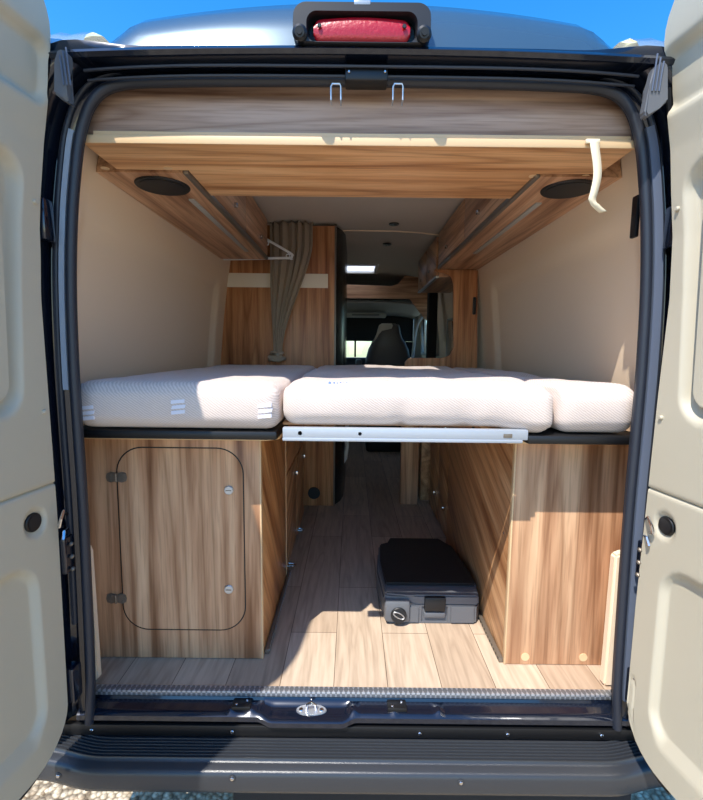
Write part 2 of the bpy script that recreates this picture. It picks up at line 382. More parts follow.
w3 = pane('window_3', [(.855, 4.452, 1.002), (.855, 5.348, 1.002), (.83, 5.348, 1.498), (.83, 4.452, 1.498)], M['glass'])
w4 = pane('window_4', [(.872, 3.302, .962), (.872, 3.948, .962), (.845, 3.948, 1.278), (.845, 3.302, 1.278)], M['glassd'])
def window_frame(name, y0, y1, z0, z1, x, d, parent, m):
    bm = B()
    for a in ((y0-.03, y1+.03, z1, z1+.03), (y0-.03, y1+.03, z0-.03, z0), (y0-.03, y0, z0, z1), (y1, y1+.03, z0, z1)):
        xa, xb = sorted((x(a[2]), x(a[2])-d)); box(bm, xa, xb, *a, bev=.004)
    return obj(name, bm, m, parent)
window_frame('window_frame', 3.3, 3.95, .96, 1.28, lambda z: .855-.0*z, .045, w4, M['cab'])
window_frame('window_frame', 4.45, 5.35, 1.0, 1.5, lambda z: .835, .035, w3, M['cab'])
# rooflight: shaft, acrylic pane
bm = B()
for a in ((-.32, -.288, 4.13, 4.57), (.188, .22, 4.13, 4.57), (-.288, .188, 4.13, 4.162), (-.288, .188, 4.538, 4.57)): box(bm, a[0], a[1], a[2], a[3], 1.772, 1.86, bev=.003)
rl = thing('rooflight', 'bright white rooflight in the ceiling above the aisle, nearest the cab', 'rooflight', (-.05, 4.35, 1.765))
obj('frame', bm, M['white'], rl); obj('pane', bx(-.288, .188, 4.162, 4.538, 1.790, 1.797), M['opal'], rl)
bm = B()
for a in ((-.30, -.270, 1.78, 2.24), (.150, .18, 1.78, 2.24), (-.27, .15, 1.78, 1.81), (-.27, .15, 2.21, 2.24)): box(bm, a[0], a[1], a[2], a[3], 1.785, 1.90, bev=.003)
struct('trim_4', bm, M['white']); struct('window_5', bx(-.29, .17, 1.79, 2.23, 1.90, 1.91), M['frost'])
# threshold and corner trims of the load opening
struct('trim_1', bx(-.80, .80, 1.238, 1.262, -.012, .004, bev=.0015), M['chk'])

# ================================================================== VAN BODY (rear)
van = thing('camper_van_body', 'dark blue van body framing the open rear doorway, with black seal, roof and bumper', 'van', (0, 1.2, GZ))
half = [(.752, -.06), (.748, .0), (.742, .10), (.738, .35), (.736, .60), (.738, .80), (.739, .98), (.734, 1.18), (.722, 1.34), (.706, 1.46), (.688, 1.55), (.655, 1.622), (.595, 1.655), (.45, 1.664), (.2, 1.668)]
loop = [(-x, 0, z) for x, z in half]+[(0, 0, 1.669)]+[(x, 0, z) for x, z in half[::-1]]
LP = smooth_path(loop, 5)
def sweep(profile, path=LP, closed_prof=False, ysc=1, z0=None):
    rows = []
    N = len(path)
    for i, p in enumerate(path):
        t = (path[min(i+1, N-1)]-path[max(i-1, 0)]).normalized(); n = Vector((-t.z, 0, t.x))
        tb = (1-abs(n.x))**.8 if n.z > 0 else 0
        oo = lambda o: o*(1-tb)+(o if o < .03 else .03+(o-.03)*.20)*tb
        rows.append([(p.x+n.x*oo(o), y, p.z+n.z*oo(o)) for o, y in profile])
    bm = B(); vs = grid(bm, rows, close=closed_prof)
    if closed_prof: bm.faces.new(vs[0]); bm.faces.new(vs[-1][::-1])
    return bm
circ = lambda co, cy, r, n=12: [(co+r*math.cos(2*math.pi*k/n), cy+r*math.sin(2*math.pi*k/n)) for k in range(n)]
obj('weather_seal', sweep(circ(.011, 1.190, .0125), closed_prof=True), M['seal'], van)
obj('seal_lip', sweep([(.004, 1.194), (.002, 1.202), (.010, 1.212), (.022, 1.214), (.022, 1.198)], closed_prof=True), M['seal'], van)
prof = [(.055, 1.262), (.030, 1.212), (.026, 1.204), (.028, 1.200), (.034, 1.198), (.040, 1.192), (.044, 1.196), (.050, 1.212), (.060, 1.214), (.072, 1.206), (.080, 1.178), (.088, 1.158), (.096, 1.146), (.105, 1.139), (.135, 1.136), (.175, 1.14), (.19, 1.16), (.195, 1.27), (.195, 1.42)]
obj('rear_frame', sweep(prof), M['paint'], van, recalc=True)
# secondary rubber in the channel
half2 = [p for p in LP if p.z > .2]
obj('channel_rubber', sweep(circ(.052, 1.196, .009), path=half2, closed_prof=True), M['seal'], van)
lp = [p for p in LP if .88 < p.z < 1.56 and p.x < 0]; rp = [p for p in LP if .02 < p.z < 1.58 and p.x > 0]
lab(obj('lit_flange_strip', sweep([(.026, 1.197), (.027, 1.188), (.040, 1.186), (.042, 1.195)], path=lp, closed_prof=True), M['grayp'], van), 'pale strip painted as a sky reflection on the flange')  # pale colour paints the sky's reflection on the glossy left flange
lab(obj('lit_flange_strip', sweep([(.024, 1.197), (.025, 1.181), (.045, 1.178), (.046, 1.2)], path=rp, closed_prof=True), M['sealg'], van), 'long grey strip painted as the sunlit right seal')  # lighter grey paints in the sun on the right seal
# header details
def rivet(c, ax, r, h, m, parent, name='screw'): return obj(name, disc(B(), c, ax, r, h, 16, bev=h*.4), m, parent)
x0, _, z0 = at(345, 80, 1.16); x1, _, z1 = at(388, 68, 1.16)
pl = obj('striker_plate', bx(x0, x1, 1.155, 1.20, z0-.002, z1, bev=.004), M['black'], van)
for px in (349, 385):
    c = at(px, 72, 1.155); rivet(c, (0, -1, 0), .0035, .004, M['chrome'], pl)
for px in (336, 398):
    x, y, z = at(px, 91, 1.17)
    obj('hook', tube(B(), [(x-.012, y+.02, z-.022), (x-.012, y, z-.02), (x-.012, y-.003, z+.008), (x-.009, y-.004, z+.014), (x+.009, y-.004, z+.014), (x+.012, y-.003, z+.008), (x+.012, y, z-.02), (x+.012, y+.02, z-.022)], .0022, 6), M['alu'], van)
for yy, zz in ((1.150, 1.690), (1.165, 1.676)):
    obj('header_bead', tube(B(), [(x, yy, zz-.02*(abs(x)/.7)**4) for x in rng(-.66, .66, 40)], .0035, 6), M['seal'], van)
# top edge line + roof
rows = []
for i in range(61):
    x = -.80+1.6*i/60; a = abs(x)
    sp = 1-ss(.54, .665, a)
    cz = lambda k: k-.03*(a/.95)**2.2-(.10*ss(.80, .95, a))
    hh = .128*sp*(1-.35*(a/.6)**2 if a < .6 else .65)
    rows.append([(x, 1.20, cz(1.70)), (x, 1.135, cz(1.708)), (x, 1.128, cz(1.716)), (x, 1.132, cz(1.724)), (x, 1.15, cz(1.728+.004*sp)), (x, 1.16, cz(1.732)+hh*.35), (x, 1.18, cz(1.737)+hh*.75), (x, 1.21, cz(1.745)+hh*.97), (x, 1.26, cz(1.756)+hh), (x, 1.40, cz(1.79)+hh*.95)])
bm = B(); grid(bm, [r[:5] for r in rows if abs(r[0][0]) < .76]); obj('roof_edge', bm, M['paint'], van)
bm = B(); grid(bm, [r[4:] for r in rows if abs(r[0][0]) <= .665]); lab(obj('roof_spoiler', bm, M['roofp'], van), 'raised blue grey rear roof crown')
for s in (-1, 1):
    q = [r for r in rows if s*r[0][0] > .66]
    bm = B(); grid(bm, [[(p[0], p[1], p[2]+(0, .022, .048, .066, .076, .06)[k]*(1-ss(.785, .80, abs(p[0])))+.003*math.sin(p[0]*90)) for k, p in enumerate(r[4:])] for r in q]); lab(obj('roof_gutter', bm, M['roofl'], van), 'pale shiny roof corner')
# black triangular hinge covers at the top corners
for P in ([(57, 48), (66, 50), (68, 60), (64, 76), (66, 98), (72, 104), (60, 98), (53, 92), (53, 60)], [(664, 60), (655, 66), (650, 86), (645, 112), (648, 117), (660, 108), (669, 100), (669, 64)]):
    pts = [Vector(at(a, b, 1.112)) for a, b in P]
    bm = B(); prism(bm, pts, (0, .025, 0)); bmesh.ops.bevel(bm, geom=bm.edges[:], offset=.004, segments=2, affect='EDGES')
    hc = lab(obj('corner_cover', bm, M['dgrey'], van), 'ridged plastic corner cover')
    sgn = 1 if pts[0].x > 0 else -1
    for k in range(3):
        xx = sgn*(.676+.008*k)
        obj('ridge', tube(B(), [(xx, 1.110, 1.70-.008*k), (xx-sgn*.004, 1.108, 1.66), (xx-sgn*.006, 1.110, 1.62)], .002, 6), M['sealg'], hc)
# hinges + check links on both pillars
for s in (-1, 1):
    for z in (1.33, .47, .10):
        h = obj('hinge', bx(*sorted((s*.762, s*.80)), 1.13, 1.17, z-.05, z+.05, bev=.006), M['paint'], van)
    bm = B(); x = s*.765
    tube(bm, [(x, 1.15, .58), (x-s*.012, 1.12, .60), (x-s*.016, 1.10, .585), (x-s*.01, 1.10, .565), (x, 1.13, .555)], .004, 6)
    tube(bm, [(x, 1.15, .54), (x-s*.010, 1.12, .545), (x-s*.012, 1.11, .53), (x, 1.13, .52)], .004, 6)
    obj('door_check', bm, M['chrome'], van)
    for k in range(3):
        rivet((s*(.757), 1.15, .50-.035*k), (-s*.3, -1, 0), .005, .012, M['steel'], van, 'bolt')
# right side latch bar on the inner pillar
bm = bx(.740, .752, 1.25, 1.275, 1.33, 1.44, bev=.004); obj('catch', bm, M['black'], van)
# brake light housing
bl = obj('brake_light_housing', B(), M['bump'], van)
bpy.data.objects.remove(bl)
def arch(w, h, r, cz, n=8):
    return [(x, z+cz) for x, z in rrect(-w, w, 0, h, r, n)]
YB = 1.120
bm = B(); outer = arch(.160, .090, .030, 1.722); inner = arch(.124, .062, .022, 1.726)
rows = [[(x, 1.185, z) for x, z in outer], [(x, YB+.012, z) for x, z in outer], [(x*.985, YB, (z-1.767)*.93+1.767) for x, z in outer],
        [(x*1.03, YB, (z-1.757)*1.07+1.757) for x, z in inner], [(x, YB+.008, z) for x, z in inner], [(x, YB+.03, z) for x, z in inner]]
grid(bm, rows, close=True)
bl = obj('brake_light_housing', bm, M['black'], van, smooth=60)
bm = B(); rows = []
for i in range(33):
    x = -.112+.224*i/32; zz = .027-.003*(x/.11)**2
    rows.append([(x, YB+.014-.008*math.cos(v)+.004*(x/.11)**2, 1.757+.002*(1-(x/.11)**2)+(zz)*math.sin(v)*min(1, (.1145-abs(x))/.012)**.5) for v in rng(-1.57, 1.57, 8)])
grid(bm, rows)
ln = lab(obj('lens', bm, M['red'], bl), 'red brake light lens')
for s in (-1, 1): rivet((s*.098, YB+.006, 1.762), (0, -1, 0), .005, .003, M['black'], ln)
for s in (-1, 1):
    bm = B(); disc(bm, (s*.142, YB+.006, 1.742), (0, -1, -.25), .017, .02, 24, bev=.006)
    k = obj('lamp_boss', bm, M['black'], bl); obj('nozzle', disc(B(), (s*.142, YB-.0135, 1.737), (0, -1, -.25), .006, .003, 16), M['lid'], k)
obj('emblem', bx(-.019, .019, YB-.001, YB+.02, 1.803, 1.813, bev=.002), M['grayp'], bl)
# sill: painted lip with latch pan
def sill_row(x):
    pan = (1-ss(.10, .145, abs(x+.135))); 
    P = [(1.262, -.014), (1.240, -.014), (1.236, -.022), (1.222, -.026-.006*pan), (1.208, -.028-.008*pan), (1.198-.010*pan, -.030-.006*pan), (1.190-.014*pan, -.037-.006*pan), (1.188-.014*pan, -.050-.005*pan), (1.196-.010*pan, -.060), (1.206, -.068), (1.208, -.30)]
    rib = 0
    for c in (-.36, -.30, .0, .12, .25): rib = max(rib, 1-ss(.006, .013, abs(x-c)))
    return [(x, y, z+(rib*.006 if k in (3, 4) else 0)) for k, (y, z) in enumerate(P)]
bm = B(); grid(bm, [sill_row(x) for x in rng(-.80, .80, 220)]); obj('sill', bm, M['paint'], van)
bm = bx(-.84, .84, 1.188, 1.205, -.098, -.064, bev=.003); sp_ = obj('sill_strip', bm, M['black'], van)
for px, py in ((91, 715), (420, 724), (508, 726), (602, 728), (232, 722)):
    x, y, z = at(px, py, 1.187); rivet((x, y, -.080), (0, -1, 0), .0055, .004, M['chrome'], sp_)
# latch on the sill
x, y, z = at(311, 708, 1.20)
la = obj('floor_striker', disc(B(), (x, 1.214, -.036), (0, -.25, 1), .045, .006, 28, ry=.017, bev=.002), M['alu'], van)
bm = B(); tube(bm, [(x-.014, 1.214, -.03), (x-.012, 1.21, -.012), (x, 1.208, -.004), (x+.012, 1.21, -.012), (x+.014, 1.214, -.03)], .004, 8); obj('striker_loop', bm, M['chrome'], la)
for s in (-1, 1): rivet((x+s*.030, 1.212, -.031), (0, -.25, 1), .006, .004, M['chrome'], la)
for px in (242, 397):
    x, y, z = at(px, 698, 1.22)
    k = obj('lock_plate', bx(x-.028, x+.028, 1.203, 1.237, -.030, -.016, bev=.003), M['black'], van)
    rivet((x-.014, 1.212, -.016), (0, 0, 1), .004, .003, M['chrome'], k); rivet((x+.014, 1.226, -.016), (0, 0, 1), .004, .003, M['chrome'], k)
# bumper with ribbed step
def brow(x):
    a = abs(x); back = .03*ss(.70, .88, a)
    P = [(1.205, -.098), (1.192, -.104)]
    for k in range(7):
        y = 1.186-.0085*k; P += [(y, -.1045-.0015*k), (y-.0020, -.0985-.0015*k), (y-.0046, -.0985-.0015*k), (y-.0066, -.1052-.0015*k)]
    P += [(1.122, -.117), (1.106, -.119), (1.099, -.124), (1.096, -.135), (1.094, -.168), (1.096, -.178), (1.104, -.186), (1.15, -.20), (1.20, -.22)]
    return [(x, y+back, z) for y, z in P]
bm = B(); grid(bm, [brow(x) for x in rng(-.88, .88, 60)])
bu = lab(obj('rear_bumper', bm, M['bump'], van, smooth=50), 'dark plastic bumper with ribbed step')
for px, py in ((58, 776), (232, 779), (461, 783)):
    x, y, z = at(px, py, 1.094); rivet((x, 1.096, z), (0, -1, 0), .0095, .0025, M['bump'], bu); rivet((x, 1.0935, z), (0, -1, 0), .005, .002, M['chrome'], bu)
obj('roof_light_block', bx(-.80, .80, 1.252, 1.40, 1.765, 1.795), M['paint'], van)  # unseen strip added to stop sun leaking in under the roof
obj('underbody', bx(-.84, .84, 1.4, 5.7, -.30, -.06, bev=.01), M['under'], van); obj('underbody_shade', bx(-.36, .84, 1.21, 1.30, -.44, -.20, bev=.01), M['under'], van)  # second, short box is added as dark fill for the shade under the bumper

# ================================================================== REAR DOORS (opened 98 degrees)
def rear_door(m, x0, y0, name, th, sh):
    ang = math.radians(8); s, c = math.sin(ang), math.cos(ang)
    LEAN = [(-1, 0), (1.15, 0), (1.3, .004), (1.5, .022), (1.63, .044), (1.75, .054), (2.2, .062)]
    def lean(z):
        for (a, b), (a2, b2) in zip(LEAN, LEAN[1:]):
            if z <= a2: return b+(b2-b)*(z-a)/(a2-a)
        return .06
    def W(t, n, z): return (m*(-x0+lean(z)-s*t+c*n), y0-c*t-s*n, z)
    TF = .765
    def thf(z):
        for (a, b), (a2, b2) in zip(th, th[1:]):
            if z <= a2: return b+(b2-b)*(z-a)/(a2-a)
        return th[-1][1]
    def rowbounds(z, zb, zt, rb, rt, mg):
        i0 = 0
        if z < zb+rb: q = (zb+rb-z)/rb; i0 = rb*1.15*(1-math.sqrt(max(0, 1-q*q)))
        if z > zt-rt: q = (z-zt+rt)/rt; i0 = max(i0, rt*(1-math.sqrt(max(0, 1-q*q))))
        return thf(z)-mg+i0, TF+mg-i0*.8
    zb, zt = -.055, 1.87
    port = (.070+sh, .592)
    def nn(t, z):
        t2 = t-sh; v = 0
        tl = .052+.03*(1.45-z)/.6
        v -= .026*(1-ss(-.022, .004, sdr(t2, z, tl, .70, .862, 1.448, .06)))
        v -= .020*(1-ss(-.020, .004, sdr(t2, z, -.004, .70, 1.578, 1.722, .04)))
        v -= .016*(1-ss(-.016, .004, sdr(t2, z, .074, .70, .035, .496, .075)))
        v -= .007*(1-ss(0, .005, abs(z-.672)))
        d = math.hypot(t-port[0], z-port[1])
        v -= .010*(1-ss(.024, .036, d))
        if m < 0: v -= .005*(1-ss(0, .003, abs(sdr(t2, z, .004, .022, -.01, .135, .004))))
        return v
    def zrows(a, b, rb, rt, st):
        z = [a+rb*(1-math.cos(k*math.pi/2/8)) for k in range(8)]+rng(a+rb, b-rt, int((b-a-rb-rt)/st))+[b-rt*(1-math.sin(k*math.pi/2/8)) for k in range(1, 9)]
        return z
    us = [i*.004 for i in range(60)]+rng(.24, 1, 60)
    us = [u/1.0 for u in us]
    bm = B(); rows = []
    zr = sorted(set([round(z, 5) for z in zrows(zb, zt, .11, .13, .009)]+[.668, .672, .676]))
    for z in zr:
        a, b = rowbounds(z, zb, zt, .11, .13, 0)
        r = [W(a, -.036, z)]+[W(a+(b-a)*u, nn(a+(b-a)*u, z), z) for u in us]+[W(b, -.036, z)]
        rows.append(r)
    grid(bm, rows, flip=(m < 0))
    L = 'left' if m > 0 else 'right'
    # outer painted shell
    sb = B(); rows = []
    for z in zrows(zb-.035, zt+.02, .13, .14, .05):
        a, b = rowbounds(z, zb-.035, zt+.02, .13, .14, .010)
        rows.append([W(a+.03, -.036, z), W(a-.012, -.036, z), W(a-.014, -.045, z), W(a+.045, -.066, z), W(a+.10, -.085, z), W(b-.02, -.085, z), W(b, -.07, z), W(b, -.038, z), W(b-.02, -.036, z)])
    # window opening is see-through only as dark glass: shell stays whole
    grid(sb, rows, close=True); sb.faces.ensure_lookup_table()
    o = struct(name, sb, M['paint'], org=W(0, 0, -.05))
    t = obj('trim_panel', bm, M['door'], o, smooth=50); lab(t, 'beige moulded inner trim')
    # rubber edge
    e = []
    for z in zrows(zb-.030, zt+.015, .125, .135, .03):
        a, b = rowbounds(z, zb-.030, zt+.015, .125, .135, .012); e.append(W(a-.006, -.030, z))
    obj('door_seal', tube(B(), e, .009, 8), M['black'], o)
    # finger port
    n0 = Vector(W(0, 1, 0))-Vector(W(0, 0, 0)); c0 = Vector(W(port[0], -.0095, port[1]))
    p = obj('port_ring', disc(B(), c0, n0, .0235, .006, 28, bev=.002), M['black'], t)
    obj('port_socket', disc(B(), c0+n0*.006, n0, .017, .001, 24), M['lid'], p)
    # window frame + pane inside the recess
    fb = B(); fr_o = rrect(.110+sh, .68, .895, 1.425, .04, 6); fr_i = rrect(.160+sh, .65, .935, 1.385, .03, 6)
    rws = [[W(a, -.028, b) for a, b in fr_o], [W(a, -.006, b) for a, b in fr_o], [W(a, -.002, b) for a, b in [((x-.39)*.99+.39, (y-1.16)*.99+1.16) for x, y in fr_o]], [W(a, -.004, b) for a, b in fr_i], [W(a, -.026, b) for a, b in fr_i]]
    grid(fb, rws, close=True); f = obj('window_frame', fb, M['door'], t)
    gb = B(); prism(gb, [W(a, -.022, b) for a, b in fr_i], Vector(W(0, -.003, 0))-Vector(W(0, 0, 0))); obj('pane', gb, M['dark'], f)
    # small clips near the hinge edge
    for z in (1.36, .86):
        c1 = Vector(W(thf(z)+.018, 0, z)); obj('clip', disc(B(), c1, n0, .0055, .006, 14, bev=.002), M['door'], t)
    return o
thL = [(-.1, .02), (.07, .008), (.6, .003), (1.13, .010), (1.25, .006), (1.375, .006), (1.5, .0), (1.63, .0), (1.95, .0)]
thR = [(-.1, -.0), (.05, -.004), (.35, -.002), (.65, .006), (.9, .012), (1.15, .022), (1.3, .020), (1.40, .016), (1.6, .012), (1.77, .008), (1.95, .005)]
d1 = rear_door(1, .775, 1.13, 'door_1', thL, 0)
d2 = rear_door(-1, .758, 1.145, 'door_2', thR, -.005)

# ================================================================== OVERHEAD SHELF + CABINETS
sh = thing('overhead_shelf', 'wide wooden shelf board across the top of the doorway, with upper panel coloured as greyed by sky light', 'shelf', (0, 1.22, 1.53))
bm = B(); P = [(-.708, 1.212), (.700, 1.212), (.700, 1.38), (.52, 1.385), (.52, 1.60), (-.50, 1.60), (-.50, 1.385), (-.708, 1.38)]
prism(bm, [(x, y, 1.538) for x, y in P], (0, 0, .018)); obj('shelf_board', bm, M['woodB'], sh)
lab(obj('front_edge', bx(-.708, .700, 1.2085, 1.212, 1.537, 1.557, bev=.001), M['edge'], sh), 'pale edging on the front of the board')
lab(obj('sunlit_panel_foot', bx(-.68, .69, 1.213, 1.224, 1.557, 1.568, bev=.001), M['edge'], sh), 'pale strip painted as the sunlit foot of the upper panel')  # pale strip stands in for sunlight along the panel's foot
lab(obj('upper_panel', bx(-.735, .725, 1.226, 1.244, 1.557, 1.755, bev=.001), M['woodSky'], sh), 'wood upper panel with sky light greying its colour')
for px, py in ((105, 168), (168, 168), (533, 176), (585, 176)):
    a, b = ray(px, py); Y = (1.538-H)/b; obj('screw_cap', disc(B(), (CX+a*Y, Y, 1.538), (0, 0, -1), .012, .0015, 20), M['cap'], sh)

def overhead(side, xi, xo, y1, name, label, grp, knobs, splits):
    t = thing(name, label, 'cabinet', (side*(xi+xo)/2, 1.39, 1.53), 'overhead cabinets')
    X = sorted((side*xi, side*xo)); zb = 1.533
    bm = B(); P = [(xi, zb), (xo, zb), (wallx(zb)-.004, zb+.002), (wallx(1.7)-.03, 1.70), (xi+.06, 1.745), (xi, 1.745)]
    P = [(xi+.016, zb), (wallx(zb)-.002, zb), (wallx(1.7)-.004, 1.70), (xi+.06, 1.745), (xi+.016, 1.745)]
    prism(bm, [(side*x, 1.39, z) for x, z in P], (0, y1-1.39, 0)); obj('carcass', bm, M['woodY'], t, smooth=20)
    # hinged fronts facing the aisle
    for a, b in zip(splits, splits[1:]):
        d = obj('door', bx(*sorted((side*xi, side*(xi+.015))), a+.003, b-.003, zb+.022, 1.752, bev=.002), M['woodY'], t)
        km = (a+b)/2; kn = disc(B(), (side*xi, km+.05, zb+.075), (-side, 0, 0), .011, .014, 16, bev=.003); obj('knob', kn, M['chrome'], d)
    lab(obj('edge_rail', bx(*sorted((side*(xi-.002), side*(xi+.014))), 1.39, y1, zb-.003, zb+.018, bev=.003), M['steel'], t), 'dark metal edge rail')
    lx = .575 if side < 0 else .625
    lab(obj('light_strip', bx(*sorted((side*(lx-.010), side*(lx+.010))), 1.62, 2.44, zb-.005, zb+.002, bev=.001), M['led'], t), 'slim frosted light strip')
    sx, sy = (-.622, 1.497) if side < 0 else (.663, 1.487)
    sp = lab(obj('speaker', disc(B(), (sx, sy, zb+.001), (0, 0, -1), .083, .006, 40, bev=.003), M['black'], t), 'round black speaker')
    obj('speaker_grille', disc(B(), (sx, sy, zb-.005), (0, 0, -1), .070, .0015, 36), M['lid'], sp)
    return t
overhead(-1, .505, .775, 2.66, 'overhead_cabinet', 'wooden overhead cabinet on the left wall above the bed, with round black speaker', None, 1, [1.62, 2.14, 2.66])
overhead(1, .520, .775, 2.91, 'overhead_cabinet', 'wooden overhead cabinet on the right wall above the bed, with round black speaker', None, 1, [1.62, 2.26, 2.91])
t = thing('overhead_cabinet', 'short dark overhead cabinet on the right, beyond the long wooden one, towards the cab', 'cabinet', (.6, 2.78, 1.5), 'overhead cabinets')
bm = B(); prism(bm, [(x, 2.945, z) for x, z in ((.535, 1.49), (.78, 1.49), (.75, 1.70), (.535, 1.74))], (0, .80, 0)); obj('carcass', bm, M['woodY'], t)
for a in (2.945, 3.345):
    d = obj('door', bx(.515, .533, a+.004, a+.395, 1.50, 1.74, bev=.003), M['woodDr'], t); obj('knob', disc(B(), (.515, a+.22, 1.56), (-1, 0, 0), .010, .012, 14), M['chrome'], d)
obj('edge_rail', bx(.515, .537, 2.945, 3.74, 1.485, 1.498), M['alu'], t)

# downlights in the ceiling
for px, py, w_ in ((394, 224, 'nearer the doorway'), (387, 244, 'farther from the doorway')):
    a, b = ray(px, py); z = 1.795 if py < 230 else 1.785; Y = (z-H)/b
    zc = ceilz(CX+a*Y, Y); t = thing('downlight', 'small dark round downlight in the ceiling, '+w_, 'light', (CX+a*Y, Y, zc), 'ceiling downlights')
    obj('ring', disc(B(), (CX+a*Y, Y, zc-.001), (0, 0, -1), .032, .008, 24, bev=.003), M['lamp'], t); obj('lens', disc(B(), (CX+a*Y, Y, zc-.009), (0, 0, -1), .018, .0015, 20), M['dark'], t)

# ================================================================== BED
def mattress(x0, x1, y0, y1, z0, z1, seed, label, prints, puff=.006, sag=None):
    def dp(c, n):
        k = noise.noise(Vector((c.x*5+seed, c.y*4, c.z*7)))*puff+noise.noise(Vector((c.x*17+seed, c.y*9, c.z*15)))*puff*.45
        v = n*k*(1 if n.z > -.5 else 0)*(0 if abs(n.x) > .8 else 1)
        if abs(n.z) < .5 and n.y < -.5: v += Vector((0, -.005*math.cos((c.z-(z0+z1)/2)/(z1-z0)*math.pi), 0))
        if sag: v += sag(c, n)
        return v
    bm = rbox(x0, x1, y0, y1, z0, z1, .042, .022, dp); front = [v.co.copy() for v in bm.verts if v.co.y < y0+.05]
    t = tag(obj('mattress', bm, M['tick'], smooth=60), label, 'mattress', 'bed mattresses')
    for kind, px, py in prints:
        x, y, z = at(px, py, y0-.005)
        near = sorted(front, key=lambda q: (q.x-x)**2+(q.z-z)**2)[:3]; y = sum(q.y for q in near)/3
        pb = B()
        if kind == 'S':
            for k in range(3):
                pts = [(x-.020+.003*(k % 2), y-.003, z+.018-.015*k), (x+.018+.003*(k % 2), y-.003, z+.022-.015*k), (x+.018, y-.003, z+.012-.015*k), (x-.020, y-.003, z+.008-.015*k)]
                prism(pb, pts, (0, .012, 0))
            lab(obj('printed_mark', pb, M['grey'], t), 'three short slanted grey bars')
        else:
            disc(pb, (x-.03, y+.004, z), (0, -1, 0), .0040, .0078, 12)
            for k in range(7): box(pb, x-.020+k*.009, x-.015+k*.009, y-.0035, y+.006, z-.002, z+.0022-.001*(k % 2), bev=0)
            lab(obj('printed_mark', pb, M['blue'], t), 'tiny blue printed tag')
    return t
mattress(-.80, -.217, 1.247, 2.72, .791, .926, 1, 'pale pink-white mattress on the left, with slanted grey bars printed on its front', [('S', 178, 407), ('S', 265, 411), ('S', 87, 413)])
def sagc(c, n):
    k = ss(.38, .5, c.x)*(1-ss(1.30, 1.6, c.y)); dip = math.exp(-((c.x-.12)/.014)**2)+math.exp(-((c.x-.30)/.02)**2)*.7
    v = Vector((0, 0, -.016*k if c.z < .85 else 0)); v.y += -.006*k if n.y < -.3 else 0
    if n.y < -.3 and c.z < .87: v += Vector((0, .010*dip, .004*dip))
    return v
mattress(-.210, .553, 1.236, 2.72, .806, .930, 9, 'long pale pink-white middle mattress above the aisle, with tiny blue tag', [('T', 340, 384)], puff=.009, sag=sagc)
mattress(.562, .790, 1.243, 2.72, .791, .926, 17, 'short pale pink-white mattress piece on the right against the wall', [], puff=.009)
# bed bases: black trays and aluminium rail
t = tag(obj('bed_tray', bx(-.82, -.225, 1.258, 2.72, .762, .788, bev=.008), M['black']), 'black tray under the left mattress', 'bed base', 'black bed trays')
t = tag(obj('bed_tray', bx(.478, .82, 1.240, 2.72, .762, .788, bev=.008), M['black']), 'black tray under the right mattress', 'bed base', 'black bed trays')
t = thing('bed_platform', 'white aluminium rail and slats carrying the middle mattress across the aisle', 'bed platform', (.1, 1.27, .76))
bm = B(); box(bm, -.205, .475, 1.226, 1.250, .776, .805, bev=.003); box(bm, -.205, .46, 1.224, 1.262, .768, .777, bev=.002)
obj('front_rail', bm, M['rail'], t)
obj('back_rail', bx(-.222, .427, 2.66, 2.70, .764, .803), M['rail'], t)
for k in range(9):
    y = 1.34+k*.15; obj('slat', bx(-.222, .427, y, y+.07, .794, .803, bev=.003), M['woodX'], t)
x, y, z = at(300, 432, 1.226); obj('screw', disc(B(), (x, y+.003, .790), (0, -1, 0), .006, .003, 14), M['chrome'], t)
x, y, z = at(360, 430, 1.226); obj('screw', disc(B(), (x, y+.003, .790), (0, -1, 0), .005, .003, 14), M['chrome'], t)
x, y, z = at(508, 433, 1.226); obj('label_plate', bx(x-.012, x+.012, 1.2245, 1.228, .783, .794, bev=.0005), M['steel'], t)
for x in (-.13, .33):
    pass

# ================================================================== LOWER CABINETS
t = thing('storage_cabinet', 'left wooden bed cabinet with rounded hinged flap door facing the rear', 'cabinet', (-.58, 1.39, 0), 'bed cabinets')
fz = .742
obj('front_panel', bx(-.860, -.3, 1.385, 1.403, .002, fz, bev=.001), M['woodZ'], t)
lab(obj('side_panel', bx(-.318, -.300, 1.404, 1.925, .002, fz, bev=.001), M['woodD'], t), 'side panel with diagonal grain')
lab(obj('edge_strip', bx(-.302, -.298, 1.384, 1.403, .002, fz, bev=.001), M['edge'], t), 'pale upright edging')
ct = B(); P = [(-.862, 1.345)]+[(-.235-.05+.05*math.sin(a), 1.395-.05*math.cos(a)) for a in rng(0, 1.57, 8)]+[(-.235, 1.46)]+[(-.295, 1.56), (-.295, 1.928), (-.862, 1.928)]
prism(ct, [(x, y, fz+.001) for x, y in P], (0, 0, .018)); lab(obj('top_board', ct, M['edge'], t), 'pale edged top board with rounded corner')
